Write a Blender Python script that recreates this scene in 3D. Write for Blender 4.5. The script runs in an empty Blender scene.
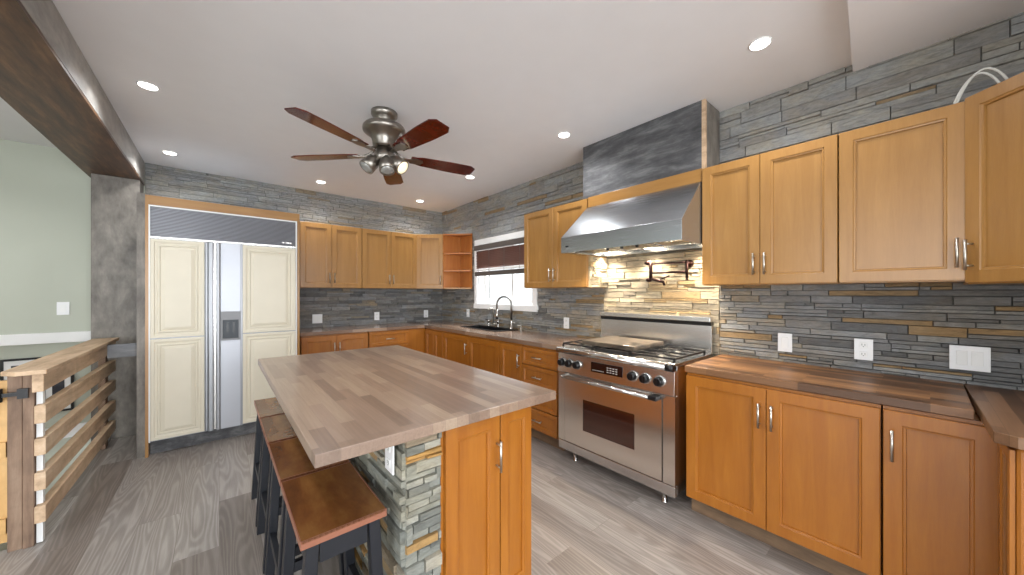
import bpy, bmesh, math, random
from mathutils import Vector, Matrix
R = math.radians
random.seed(7)
sc = bpy.context.scene
col = sc.collection

# ---------------------------------------------------------------- camera, world, exposure
cam = bpy.data.cameras.new('camera'); camo = bpy.data.objects.new('camera', cam); col.objects.link(camo)
cam.sensor_width = 36; cam.lens = 346.85 / 1024 * 36; cam.shift_y = 5.7 / 1024; cam.clip_start = .02
camo.location = (0, 0, 1.36); camo.rotation_euler = (R(90), 0, -.7012)
sc.camera = camo
w = bpy.data.worlds.new('world'); sc.world = w; w.use_nodes = True
w.node_tree.nodes['Background'].inputs[0].default_value = (.93, .97, 1, 1)
w.node_tree.nodes['Background'].inputs[1].default_value = 2.1
sc.view_settings.view_transform = 'Standard'; sc.view_settings.look = 'None'
sc.view_settings.exposure = 0.14; sc.view_settings.gamma = 1; sc.view_settings.use_curve_mapping = False

def area(name, loc, rot, sx, sy, power, colr=(1, 1, 1)):
    l = bpy.data.lights.new(name, 'AREA'); l.shape = 'RECTANGLE'; l.size = sx; l.size_y = sy
    l.energy = power; l.color = colr
    o = bpy.data.objects.new(name, l); col.objects.link(o); o.location = loc; o.rotation_euler = rot
    return o
# daylight entering by the patio glazing of the room behind the camera and by the opening on its left
area('daylight_patio', (-.6, -3.9, 1.35), (R(90), 0, 0), 4.6, 2.1, 215, (.90, .95, 1))
area('daylight_side', (-4.4, -.3, 1.4), (0, R(-90), 0), 2.0, 3.6, 90, (.92, .96, 1))
area('daylight_sink_window', (3.75, 3.5, 2.75), (0, R(50), 0), 1.0, 1.6, 260, (.93, .97, 1))

XR, YB, H = 2.81, 5.10, 2.683

# ---------------------------------------------------------------- materials
class NT:
    def __init__(s, name):
        s.m = bpy.data.materials.new(name); s.m.use_nodes = True; s.t = s.m.node_tree
        s.b = s.t.nodes['Principled BSDF']
    def n(s, typ, **kw):
        x = s.t.nodes.new(typ)
        for k, v in kw.items():
            if k in x.inputs: x.inputs[k].default_value = v
            else: setattr(x, k, v)
        return x
    def l(s, a, b): s.t.links.new(a, b)
    def coord(s, scale=(1, 1, 1), rot=(0, 0, 0), out='Object'):
        tc = s.n('ShaderNodeTexCoord'); mp = s.n('ShaderNodeMapping')
        mp.inputs['Scale'].default_value = scale; mp.inputs['Rotation'].default_value = rot
        s.l(tc.outputs[out], mp.inputs[0]); return mp.outputs[0]
    def noise(s, vec, scale=5, detail=4, rough=.55, dist=0):
        x = s.n('ShaderNodeTexNoise'); x.inputs['Scale'].default_value = scale; x.inputs['Detail'].default_value = detail
        x.inputs['Roughness'].default_value = rough; x.inputs['Distortion'].default_value = dist
        s.l(vec, x.inputs['Vector']); return x.outputs['Fac']
    def ramp(s, fac, stops, interp='LINEAR'):
        x = s.n('ShaderNodeValToRGB'); x.color_ramp.interpolation = interp
        e = x.color_ramp.elements
        while len(e) < len(stops): e.new(.5)
        for el, (p, c) in zip(e, stops): el.position = p; el.color = (*c, 1)
        s.l(fac, x.inputs[0]); return x.outputs[0]
    def mix(s, a, b, fac=.5, mode='MULTIPLY'):
        x = s.n('ShaderNodeMix', data_type='RGBA', blend_type=mode)
        if hasattr(fac, 'links'): s.l(fac, x.inputs[0])
        else: x.inputs[0].default_value = fac
        for v, i in ((a, 6), (b, 7)):
            if hasattr(v, 'links'): s.l(v, x.inputs[i])
            else: x.inputs[i].default_value = (*v, 1)
        return x.outputs[2]
    def base(s, c, rough=.5, metal=0, spec=None):
        if hasattr(c, 'links'): s.l(c, s.b.inputs['Base Color'])
        else: s.b.inputs['Base Color'].default_value = (*c, 1)
        if hasattr(rough, 'links'): s.l(rough, s.b.inputs['Roughness'])
        else: s.b.inputs['Roughness'].default_value = rough
        s.b.inputs['Metallic'].default_value = metal
        if spec is not None: s.b.inputs['Specular IOR Level'].default_value = spec
        return s.m
    def bump(s, fac, strength=.3, dist=.005):
        x = s.n('ShaderNodeBump'); x.inputs['Strength'].default_value = strength; x.inputs['Distance'].default_value = dist
        s.l(fac, x.inputs['Height']); s.l(x.outputs[0], s.b.inputs['Normal'])

def srgb(r, g, b):
    return tuple(((v/255)/12.92 if v/255 <= .04045 else (((v/255)+.055)/1.055)**2.4) for v in (r, g, b))
def plain(name, c, rough=.5, metal=0, var=.06, scale=6):
    t = NT(name); v = t.coord()
    f = t.noise(v, scale, 3)
    c2 = t.ramp(f, [(.3, tuple(x*(1-var) for x in c)), (.7, tuple(min(1, x*(1+var)) for x in c))])
    return t.base(c2, rough, metal)
def maple(name, c1, c2, axis='z', rough=.34):
    t = NT(name)
    s = {'z': (9, 9, .7), 'x': (.7, 9, 9), 'y': (9, .7, 9)}[axis]
    f = t.noise(t.coord(s), 3, 6, .6, .6); g = t.noise(t.coord((1.5, 1.5, 1.5)), 1.6, 3)
    fine = t.noise(t.coord(tuple(k*8 for k in s)), 4, 2)
    c = t.ramp(f, [(.3, c1), (.72, c2)])
    c = t.mix(c, t.ramp(g, [(.35, (.86, .84, .80)), (.7, (1, 1, 1))]), .7)
    c = t.mix(c, t.ramp(fine, [(.3, (.93, .92, .9)), (.6, (1, 1, 1))]), .7)
    t.b.inputs['Coat Weight'].default_value = .25; t.b.inputs['Coat Roughness'].default_value = .25
    return t.base(c, rough)
def butcher(name, stops, along='y', rough=.3, sw=.045, sl=.42, coat=.3):
    t = NT(name)
    v = t.coord((1, 1, 1), (0, 0, R(90)) if along == 'y' else (0, 0, 0))
    br = t.n('ShaderNodeTexBrick'); t.l(v, br.inputs['Vector'])
    br.offset = .37; br.inputs['Color1'].default_value = (0, 0, 0, 1); br.inputs['Color2'].default_value = (1, 1, 1, 1)
    br.inputs['Mortar'].default_value = (.25, .25, .25, 1)
    br.inputs['Scale'].default_value = 1; br.inputs['Mortar Size'].default_value = .0006
    br.inputs['Brick Width'].default_value = sl; br.inputs['Row Height'].default_value = sw
    c = t.ramp(br.outputs['Color'], stops)
    s = (30, 1.2, 30) if along == 'y' else (1.2, 30, 30)
    g = t.noise(t.coord(s), 2.2, 6, .65, .8)
    c = t.mix(c, t.ramp(g, [(.28, (.72, .68, .64)), (.68, (1.05, 1.04, 1.03))]), .8)
    t.bump(g, .04, .001)
    t.b.inputs['Coat Weight'].default_value = coat; t.b.inputs['Coat Roughness'].default_value = .18
    return t.base(c, rough)
def stone(name, stops, big=.5):
    t = NT(name)
    a = t.n('ShaderNodeAttribute', attribute_name='tone')
    c = t.ramp(a.outputs['Fac'], stops)
    f = t.noise(t.coord((1.0, 1.0, 3.6)), 10, 9, .74, 1.2)
    g = t.noise(t.coord((1, 1, 2.2)), 2.6, 6, .66, 1.0)
    h = t.noise(t.coord((1, 1, 2.5)), 34, 4, .7)
    c = t.mix(c, t.ramp(f, [(.28, (.5, .5, .51)), (.5, (.98, .98, .98)), (.72, (1.34, 1.32, 1.29))]), .85)
    c = t.mix(c, t.ramp(h, [(.3, (.78, .78, .78)), (.6, (1.08, 1.08, 1.08))]), .6)
    c = t.mix(c, t.ramp(g, [(.42, (1, 1, 1)), (.60, (1.10, .98, .80)), (.78, (1.25, .98, .66))]), big)
    t.bump(f, .8, .014)
    return t.base(c, .6, 0, .35)
ANR = 0.0
def brushed(name, c, rough=.26, axis='z'):
    t = NT(name)
    s = {'z': (60, 60, 1), 'x': (1, 60, 60), 'y': (60, 1, 60)}[axis]
    f = t.noise(t.coord(s), 4, 3)
    x = t.n('ShaderNodeMapRange'); t.l(f, x.inputs[0]); x.inputs[3].default_value = rough; x.inputs[4].default_value = rough+.006
    t.b.inputs['Anisotropic'].default_value = .75; t.b.inputs['Anisotropic Rotation'].default_value = ANR
    tg = t.n('ShaderNodeCombineXYZ'); tg.inputs[0].default_value = .10; tg.inputs[1].default_value = 1; tg.inputs[2].default_value = .02; t.l(tg.outputs[0], t.b.inputs['Tangent'])   # brushed along the wall
    return t.base(c, x.outputs[0], 1)
def rustic(name, stops, s=(2, 2, 2), rough=.6, scale=3, bump=.3):
    t = NT(name)
    f = t.noise(t.coord(s), scale, 8, .66, .25); g = t.noise(t.coord((1, 1, 1)), 14, 3)
    c = t.ramp(f, stops); c = t.mix(c, t.ramp(g, [(.3, (.75, .74, .73)), (.55, (1, 1, 1))]), .6)
    t.bump(f, bump, .006)
    return t.base(c, rough)
def emit(name, c, st):
    t = NT(name); t.b.inputs['Emission Color'].default_value = (*c, 1); t.b.inputs['Emission Strength'].default_value = st
    t.base(c, .5)
    return t.m

M = {}
UA, UB = srgb(158, 113, 56), srgb(172, 127, 68)
M['maple'] = maple('maple_vertical', UA, UB)
M['maple_y'] = maple('maple_along_y', UA, UB, 'y')
M['maple_x'] = maple('maple_along_x', UA, UB, 'x')
M['maple_base'] = maple('maple_base_doors', srgb(156, 92, 23), srgb(172, 108, 34))
M['maple_in'] = maple('maple_inside', srgb(176, 102, 44), srgb(192, 124, 60), 'z', .4)
M['walnut_y'] = butcher('butcher_block_y', [(0, srgb(84, 56, 34)), (.5, srgb(122, 86, 56)), (1, srgb(168, 124, 82))], 'y', .4, coat=.05)
M['walnut_x'] = butcher('butcher_block_x', [(0, srgb(80, 56, 38)), (.5, srgb(108, 78, 56)), (1, srgb(138, 104, 76))], 'x', .4, coat=.05)
M['walnut_lx'] = butcher('butcher_block_back', [(0, srgb(112, 86, 70)), (.5, srgb(134, 106, 86)), (1, srgb(166, 140, 118))], 'x', .22, coat=.7)
M['walnut_ly'] = butcher('butcher_block_side', [(0, srgb(112, 86, 70)), (.5, srgb(134, 106, 86)), (1, srgb(166, 140, 118))], 'y', .22, coat=.7)
M['walnut_isl'] = butcher('butcher_block_island', [(0, srgb(126, 106, 92)), (.5, srgb(146, 124, 108)), (1, srgb(164, 144, 124))], 'y', .32, .048, .44)
M['stone'] = stone('ledgestone_grey', [(0, srgb(92, 93, 94)), (.18, srgb(118, 118, 118)), (.36, srgb(138, 139, 140)), (.62, srgb(154, 157, 157)), (.85, srgb(142, 132, 116)), (1, srgb(150, 126, 92))], .65)
M['stone_warm'] = stone('ledgestone_hood_lit', [(0, srgb(138, 130, 116)), (.4, srgb(168, 158, 138)), (.8, srgb(186, 176, 152)), (1, srgb(178, 154, 116))], .3)  # stone by the range, warm hood light put into its tan colour
M['stone_isl'] = stone('ledgestone_island', [(0, srgb(112, 114, 108)), (.35, srgb(142, 144, 136)), (.7, srgb(170, 169, 158)), (.84, srgb(146, 130, 108)), (1, srgb(176, 138, 82))], .8)
M['grout'] = plain('grout', srgb(92, 92, 90), .9)
M['ceiling'] = plain('ceiling_paint', srgb(238, 238, 240), .85, 0, .01)
M['green'] = plain('green_paint', srgb(188, 192, 178), .85, 0, .02, 2)
M['white'] = plain('white_paint', srgb(238, 238, 236), .45, 0, .02)
M['plate'] = plain('white_plastic', srgb(236, 236, 236), .3, 0, .01)
M['slot'] = plain('dark_slots', srgb(40, 40, 42), .5)
M['steel'] = brushed('stainless_steel', srgb(226, 222, 218), .22, 'z')
M['steel_y'] = brushed('stainless_steel_y', srgb(218, 216, 214), .26, 'y')
M['steel_hood'] = brushed('stainless_hood', srgb(186, 190, 194), .27, 'y')
M['steel_fridge'] = plain('fridge_steel', srgb(150, 151, 154), .42, .75, .02)
M['chrome'] = plain('polished_metal', srgb(214, 212, 208), .16, 1, .03)
M['faucet_steel'] = plain('faucet_steel', srgb(128, 126, 124), .3, 1, .03)
M['nickel'] = plain('satin_nickel', srgb(196, 192, 184), .3, 1, .05)
M['pewter'] = plain('pewter', srgb(146, 140, 132), .34, 1, .1)
M['dark_metal'] = plain('dark_metal', srgb(58, 60, 62), .4, .8)
M['black'] = plain('black_plastic', srgb(16, 16, 18), .28)
M['iron'] = plain('cast_iron', srgb(34, 33, 33), .5, .3)
M['bronze'] = plain('dark_bronze', srgb(46, 28, 26), .35, .8)
M['cream'] = plain('cream_lacquer', srgb(212, 204, 184), .42, 0, .02)
M['stool_black'] = plain('stool_black_paint', srgb(26, 28, 34), .38)
M['stool_wood'] = rustic('stool_seat_wood', [(.3, srgb(78, 42, 20)), (.5, srgb(112, 68, 32)), (.72, srgb(140, 96, 50))], (3, .9, 3), .26, 3, .05)
M['copper'] = plain('stool_seat_edge', srgb(150, 98, 76), .35, .2)
M['rustic_dark'] = rustic('weathered_dark_board', [(.28, srgb(44, 44, 46)), (.5, srgb(84, 84, 86)), (.75, srgb(132, 132, 132))], (2.5, 1, 5))
M['rustic_grey'] = rustic('weathered_grey_board', [(.28, srgb(78, 72, 66)), (.5, srgb(118, 112, 104)), (.75, srgb(150, 144, 134))], (3, 3, 1.2), .5, 3, .15)
M['rustic_beam'] = rustic('weathered_beam_side', [(.28, srgb(130, 128, 124)), (.5, srgb(164, 160, 154)), (.75, srgb(190, 186, 178))], (3, .8, 3), .5, 3, .15)
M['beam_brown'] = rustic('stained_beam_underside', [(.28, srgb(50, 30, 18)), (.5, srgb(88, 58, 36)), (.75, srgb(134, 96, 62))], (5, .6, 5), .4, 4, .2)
M['barn'] = rustic('barn_board_rail', [(.25, srgb(160, 132, 104)), (.5, srgb(202, 172, 140)), (.75, srgb(222, 198, 168))], (6, .8, 6), .6, 3, .15)
M['barn_post'] = rustic('barn_board_post', [(.25, srgb(92, 72, 58)), (.5, srgb(134, 108, 88)), (.75, srgb(160, 136, 114))], (6, 6, .8), .65, 3, .2)
M['barn_grey'] = rustic('barn_board_grey', [(.25, srgb(96, 98, 102)), (.5, srgb(132, 134, 138)), (.75, srgb(160, 160, 160))], (1, 6, 6), .65, 3, .2)
M['pine'] = rustic('pine_gate', [(.25, srgb(186, 142, 84)), (.5, srgb(208, 164, 104)), (.75, srgb(222, 182, 124))], (6, 6, .8), .5, 3, .05)
M['kick'] = rustic('toe_kick_wood', [(.3, srgb(88, 70, 54)), (.7, srgb(136, 110, 84))], (.7, .7, 6), .5, 4, .1)
M['blind'] = plain('walnut_slats', srgb(92, 50, 30), .4)
M['blind_grey'] = plain('blind_rail', srgb(84, 78, 74), .45)
M['cherry'] = rustic('cherry_blade', [(.3, srgb(66, 16, 12)), (.7, srgb(98, 30, 20))], (2, 2, 2), .12, 3, 0)
M['cherry_lit'] = rustic('cherry_blade_lit', [(.3, srgb(112, 62, 32)), (.7, srgb(146, 88, 48))], (2, 2, 2), .3, 3, 0)  # lit copy of the cherry blade, light put into the colour
M['lamp'] = emit('downlight_lens', (1, .97, .92), 9)
M['hood_lamp'] = emit('hood_lamp_lens', (1, .86, .64), 22)
M['bulb'] = emit('fan_bulb', (1, .88, .6), .75)
M['bulb_off'] = plain('unlit_bulb_glass', srgb(150, 150, 146), .12, .2)
M['cable'] = plain('white_cable', srgb(222, 222, 216), .45)
M['display'] = plain('dark_display', srgb(34, 16, 14), .12)
M['legend'] = plain('legend_print', srgb(190, 186, 180), .5)
t = NT('oven_glass'); t.b.inputs['Coat Weight'].default_value = 1
t.base(srgb(52, 22, 14), .08); M['oven_glass'] = t.m
t = NT('window_glass'); mx = t.n('ShaderNodeMixShader'); tr = t.n('ShaderNodeBsdfTransparent'); gl = t.n('ShaderNodeBsdfGlossy'); gl.inputs['Roughness'].default_value = .02
mx.inputs[0].default_value = .06; t.l(tr.outputs[0], mx.inputs[1]); t.l(gl.outputs[0], mx.inputs[2]); t.l(mx.outputs[0], t.t.nodes['Material Output'].inputs['Surface']); M['glass'] = t.m
t = NT('frosted_exterior'); t.base(srgb(236, 240, 242), .9); M['snow'] = t.m
t = NT('picture_print'); f = t.noise(t.coord(), 7, 3)
t.base(t.ramp(f, [(.4, srgb(36, 38, 48)), (.6, srgb(70, 72, 80))]), .4); M['print'] = t.m
# floor: grey-brown vinyl planks running away along y
t = NT('vinyl_planks')
v = t.coord((1, 1, 1), (0, 0, R(90)), 'Object')
br = t.n('ShaderNodeTexBrick'); t.l(v, br.inputs['Vector']); br.offset = .43
br.inputs['Color1'].default_value = (0, 0, 0, 1); br.inputs['Color2'].default_value = (1, 1, 1, 1); br.inputs['Mortar'].default_value = (.1, .1, .1, 1)
br.inputs['Scale'].default_value = 1; br.inputs['Mortar Size'].default_value = .0012
br.inputs['Brick Width'].default_value = 1.22; br.inputs['Row Height'].default_value = .18
sh = t.n('ShaderNodeVectorMath', operation='MULTIPLY_ADD')        # shift the grain plank by plank
t.l(br.outputs['Color'], sh.inputs[0]); sh.inputs[1].default_value = (3, 7, 0)
tc = t.n('ShaderNodeTexCoord'); t.l(tc.outputs['Object'], sh.inputs[2])
mp = t.n('ShaderNodeMapping'); mp.inputs['Scale'].default_value = (6.5, .5, 1); t.l(sh.outputs[0], mp.inputs[0])
wn_ = t.n('ShaderNodeTexNoise'); wn_.inputs['Scale'].default_value = 1.25; wn_.inputs['Detail'].default_value = 1.5; t.l(mp.outputs[0], wn_.inputs['Vector'])
mm = t.n('ShaderNodeMath', operation='MULTIPLY'); t.l(wn_.outputs['Fac'], mm.inputs[0]); mm.inputs[1].default_value = 120
sn = t.n('ShaderNodeMath', operation='SINE'); t.l(mm.outputs[0], sn.inputs[0])
sn2 = t.n('ShaderNodeMapRange'); t.l(sn.outputs[0], sn2.inputs[0]); sn2.inputs[1].default_value = -1
nz = t.noise(mp.outputs[0], 2.4, 6, .65, .5)
fine = t.noise(t.coord((60, 3, 1)), 3, 3)
c = t.ramp(br.outputs['Color'], [(0, srgb(124, 115, 108)), (.5, srgb(144, 136, 130)), (1, srgb(160, 154, 148))])
c = t.mix(c, t.ramp(sn2.outputs[0], [(.1, (.82, .81, .80)), (.6, (1, 1, 1)), (.92, (1.28, 1.29, 1.30))]), .62)
c = t.mix(c, t.ramp(nz, [(.3, (.78, .76, .74)), (.55, (1, 1, 1)), (.75, (1.15, 1.15, 1.15))]), .8)
c = t.mix(c, t.ramp(fine, [(.35, (.88, .87, .86)), (.6, (1.02, 1.02, 1.02))]), .6)
t.bump(nz, .05, .002)
M['floor'] = t.base(c, .34)
# fridge grille: fine horizontal louvres
t = NT('louvred_grille'); wv = t.n('ShaderNodeTexWave', bands_direction='Z'); t.l(t.coord(), wv.inputs['Vector']); wv.inputs['Scale'].default_value = 26
t.bump(wv.outputs['Fac'], .6, .004)
M['grille'] = t.base(t.ramp(wv.outputs['Fac'], [(.2, srgb(92, 94, 100)), (.7, srgb(150, 152, 158))]), .35, .7)

# ---------------------------------------------------------------- mesh helpers
class MB:
    def __init__(s): s.v = []; s.f = []; s.tone = []; s.cur = 0.0; s.smooth = False; s.sm = []
    def face(s, pts):
        i = len(s.v); s.v += [tuple(p) for p in pts]; s.f.append(tuple(range(i, i+len(pts)))); s.tone.append(s.cur); s.sm.append(False)
    def raw(s, vs, fs, smooth=False):
        i = len(s.v); s.v += [tuple(p) for p in vs]
        for f in fs: s.f.append(tuple(i+k for k in f)); s.tone.append(s.cur); s.sm.append(smooth)
    def hexa(s, p, back=True):      # p: 8 points, 0-3 bottom ring (ccw seen from above), 4-7 top ring
        fs = [(0, 3, 2, 1), (4, 5, 6, 7), (0, 1, 5, 4), (1, 2, 6, 5), (2, 3, 7, 6), (3, 0, 4, 7)]
        s.raw(p, fs); return s
    def box(s, x0, x1, y0, y1, z0, z1):
        x0, x1 = min(x0, x1), max(x0, x1); y0, y1 = min(y0, y1), max(y0, y1); z0, z1 = min(z0, z1), max(z0, z1)
        return s.hexa([(x0, y0, z0), (x1, y0, z0), (x1, y1, z0), (x0, y1, z0), (x0, y0, z1), (x1, y0, z1), (x1, y1, z1), (x0, y1, z1)])
    def obox(s, F, a0, a1, b0, b1, c0, c1):       # box in a local frame F = (origin, u, v, n)
        O, u, v, n = F; q = lambda a, b, c: O + u*a + v*b + n*c
        s.raw([q(a0, b0, c0), q(a1, b0, c0), q(a1, b1, c0), q(a0, b1, c0), q(a0, b0, c1), q(a1, b0, c1), q(a1, b1, c1), q(a0, b1, c1)],
              [(0, 3, 2, 1), (4, 5, 6, 7), (0, 1, 5, 4), (1, 2, 6, 5), (2, 3, 7, 6), (3, 0, 4, 7)]); return s
    def prism(s, poly, z0, z1):
        n = len(poly); s.raw([(x, y, z0) for x, y in poly]+[(x, y, z1) for x, y in poly],
            [tuple(range(n))[::-1], tuple(range(n, 2*n))]+[(i, (i+1) % n, n+(i+1) % n, n+i) for i in range(n)]); return s
    def extr(s, pts, d):            # polygon of 3D points pushed along d
        n = len(pts); P = [Vector(p) for p in pts]; d = Vector(d)
        s.raw(P+[p+d for p in P], [tuple(range(n))[::-1], tuple(range(n, 2*n))]+[(i, (i+1) % n, n+(i+1) % n, n+i) for i in range(n)]); return s
    def tube(s, pts, r, seg=10, caps=True):
        P = [Vector(p) for p in pts]; rr = r if isinstance(r, (list, tuple)) else [r]*len(P)
        vs = []; a = None
        for i, p in enumerate(P):
            d = ((P[min(i+1, len(P)-1)]-P[max(i-1, 0)])).normalized()
            if a is None:
                a = d.orthogonal().normalized()
            else:
                a = (a-d*a.dot(d)).normalized()
            b = d.cross(a)
            for k in range(seg):
                th = 2*math.pi*k/seg; vs.append(p+(a*math.cos(th)+b*math.sin(th))*rr[i])
        fs = [(i*seg+k, i*seg+(k+1) % seg, (i+1)*seg+(k+1) % seg, (i+1)*seg+k) for i in range(len(P)-1) for k in range(seg)]
        s.raw(vs, fs, True)
        if caps:
            i0 = len(s.v)-len(vs)
            for ring in (tuple(range(seg))[::-1], tuple(range((len(P)-1)*seg, len(P)*seg))):
                s.f.append(tuple(i0+k for k in ring)); s.tone.append(s.cur); s.sm.append(False)
        return s
    def lathe(s, O, axis, prof, seg=28):     # prof: (radius, height along axis)
        O = Vector(O); ax = Vector(axis).normalized(); a = ax.orthogonal().normalized(); b = ax.cross(a)
        vs = [O+ax*h+(a*math.cos(2*math.pi*k/seg)+b*math.sin(2*math.pi*k/seg))*max(r, 1e-4) for r, h in prof for k in range(seg)]
        s.raw(vs, [(i*seg+k, i*seg+(k+1) % seg, (i+1)*seg+(k+1) % seg, (i+1)*seg+k) for i in range(len(prof)-1) for k in range(seg)], True)
        i0 = len(s.v)-len(vs)
        for ring in (tuple(range(seg))[::-1], tuple(range((len(prof)-1)*seg, len(prof)*seg))):
            s.f.append(tuple(i0+k for k in ring)); s.tone.append(s.cur); s.sm.append(False)
        return s
    def build(s, name, mat, parent=None, bevel=0, tone=False, loc=None):
        off = Vector((0, 0, 0))
        if parent is not None:
            q = parent
            while q is not None: off += q.location; q = q.parent
        elif loc is not None: off = Vector(loc)
        me = bpy.data.meshes.new(name); me.from_pydata([Vector(v)-off for v in s.v], [], s.f); me.update()
        me.polygons.foreach_set('use_smooth', s.sm)
        if tone:
            a = me.attributes.new('tone', 'FLOAT', 'FACE'); a.data.foreach_set('value', s.tone)
        bm = bmesh.new(); bm.from_mesh(me); bmesh.ops.recalc_face_normals(bm, faces=bm.faces); bm.to_mesh(me); bm.free()
        o = bpy.data.objects.new(name, me); me.materials.append(M[mat] if isinstance(mat, str) else mat)
        col.objects.link(o)
        if parent is not None: o.parent = parent
        elif loc is not None: o.location = loc
        if bevel:
            b = o.modifiers.new('bevel', 'BEVEL'); b.width = bevel; b.segments = 2; b.limit_method = 'ANGLE'; b.angle_limit = R(40)
        return o

def tag(o, label, cat, group=None, kind=None):
    if label: o['label'] = label
    if cat: o['category'] = cat
    if group: o['group'] = group
    if kind: o['kind'] = kind
    return o
def thing(name, loc, label, cat, group=None):
    o = bpy.data.objects.new(name, None); o.empty_display_size = .1; col.objects.link(o); o.location = loc
    return tag(o, label, cat, group)
def struct(o): o['kind'] = 'structure'; return o
def copy_tree(o, parent=None):
    c = o.copy(); col.objects.link(c)
    if parent is not None: c.parent = parent
    for ch in list(o.children): copy_tree(ch, c)
    return c
V = Vector
UPZ = V((0, 0, 1))
def frame(O, n):                 # u runs to the right of somebody facing the surface
    n = V(n).normalized(); return (V(O), UPZ.cross(n), UPZ, n)

def ledgestone(mb, F, a0, a1, b0, b1, holes=(), rnd=None, hmin=.028, hmax=.06, lmin=.10, lmax=.46, tonef=None):
    rnd = rnd or random.Random(3)
    b = b0
    while b < b1-.004:
        h = min(rnd.uniform(hmin, hmax), b1-b)
        if b1-b-h < .015: h = b1-b
        a = a0-rnd.uniform(0, .2)
        while a < a1:
            L = rnd.uniform(lmin, lmax)*(1.25 if rnd.random() < .3 else 1)
            segs = [(max(a, a0), min(a+L, a1))]
            for (p0, p1, q0, q1) in holes:
                if b+h > q0+.01 and b < q1-.01:
                    ns = []
                    for (s0, s1) in segs:
                        if s1 <= p0 or s0 >= p1: ns.append((s0, s1)); continue
                        if s0 < p0: ns.append((s0, p0))
                        if s1 > p1: ns.append((p1, s1))
                    segs = ns
            d = rnd.uniform(.006, .022); tv = rnd.random()
            d2 = d+rnd.uniform(-.004, .004)
            for (s0, s1) in segs:
                if s1-s0 < .008: continue
                g = .0006; k = .002
                O, u, v, n = F; q = lambda x, y, c: O+u*x+v*y+n*c
                if h > .030 and s1-s0 > .07 and rnd.random() < .45:      # two thinner pieces, broken at different lengths
                    c1 = s0+(s1-s0)*rnd.uniform(.3, .7); hh = h*rnd.uniform(.4, .6)
                    cells = [(s0, c1, b, b+hh), (c1, s1, b, b+hh), (s0, s1, b+hh, b+h)] if rnd.random() < .5 else [(s0, s1, b, b+hh), (s0, c1, b+hh, b+h), (c1, s1, b+hh, b+h)]
                else: cells = [(s0, s1, b, b+h)]
                for ci, (e0, e1, f0, f1) in enumerate(cells):
                    if ci: tv = min(1, max(0, tv+rnd.uniform(-.3, .3))); d = rnd.uniform(.006, .023); d2 = d+rnd.uniform(-.004, .004)
                    mb.cur = tonef((e0+e1)/2, f0, tv) if tonef else tv
                    w1, w2, w3, w4 = [rnd.uniform(0, .0035) for _ in range(4)]
                    p = [q(e0+g, f0+g, 0), q(e1-g, f0+g, 0), q(e1-g, f1-g, 0), q(e0+g, f1-g, 0), q(e0+g+k, f0+g+w1, d), q(e1-g-k, f0+g+w2, d2), q(e1-g-k, f1-g-w3, d2), q(e0+g+k, f1-g-w4, d)]
                    mb.raw(p, [(4, 5, 6, 7), (0, 1, 5, 4), (1, 2, 6, 5), (2, 3, 7, 6), (3, 0, 4, 7)])
            a += L
        b += h

# ================================================================= ROOM
# floor with the stair opening, split in rectangles of one mesh
m = MB(); FX0, FX1, FY0, FY1 = -4.6, 3.0, -4.1, 5.2; SX0, SX1, SY0 = -2.3, -.80, 3.14
m.box(SX1, FX1, FY0, FY1, -.12, 0).box(FX0, SX1, FY0, SY0, -.12, 0)
m.box(FX0, SX0, SY0, FY1, -.12, 0)
struct(m.build('floor', 'floor'))
BK = lambda x: .262-.07*(2.81-x)
m = MB(); m.prism([(FX0, BK(FX0)), (XR+.2, BK(XR+.2)), (XR+.2, FY1+.1), (FX0, FY1+.1)], H, H+.1); struct(m.build('ceiling', 'ceiling'))
# lower ceiling over the near end of the room
m = MB(); m.prism([(FX0, FY0), (XR+.2, FY0), (XR+.2, BK(XR+.2)), (FX0, BK(FX0))], 2.639, H+.1); struct(m.build('trim_1', 'ceiling'))

# window opening in right wall
WY0, WY1, WZ0, WZ1 = 2.93, 4.06, 1.215, 2.04
m = MB()
m.box(XR+.0, XR+.2, -.9, WY0, -.12, H); m.box(XR, XR+.2, WY1, YB+.2, -.12, H)
m.box(XR, XR+.2, WY0, WY1, -.12, WZ0); m.box(XR, XR+.2, WY0, WY1, WZ1, H)
wr = struct(m.build('wall_right', 'grout'))
FR = frame((XR, 0, 0), (-1, 0, 0))       # u = -y : facing +x, right is -y
rs = random.Random(11)
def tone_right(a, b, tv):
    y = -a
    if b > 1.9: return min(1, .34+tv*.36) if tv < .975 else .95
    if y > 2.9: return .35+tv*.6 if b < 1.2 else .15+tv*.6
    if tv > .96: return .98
    near = (y-.35)/.6 if y < 1.4 else (2.9-y)/.95  # spread of warm hood light painted as tan stones, fading from the range
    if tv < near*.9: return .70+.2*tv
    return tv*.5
m = MB()
hl = [(-WY1-.03, -WY0+.03, WZ0-.03, WZ1+.03), (-1.96, -.96, 0, 2.2)]
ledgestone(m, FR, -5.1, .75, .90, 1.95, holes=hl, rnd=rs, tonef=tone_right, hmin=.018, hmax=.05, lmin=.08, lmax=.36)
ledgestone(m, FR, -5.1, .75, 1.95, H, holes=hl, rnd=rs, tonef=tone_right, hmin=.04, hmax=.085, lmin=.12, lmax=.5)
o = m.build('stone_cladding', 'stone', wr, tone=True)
m = MB(); ledgestone(m, FR, -1.96, -.96, .75, 2.2, rnd=rs, hmin=.025, hmax=.06, lmin=.08, lmax=.4)
m.build('stone_cladding', 'stone_warm', wr, tone=True)
m = MB(); m.box(-2.5, XR+.2, YB, YB+.2, -1.7, H); wb = struct(m.build('wall_back', 'green'))
FB = frame((0, YB, 0), (0, -1, 0))       # u = +x
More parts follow.
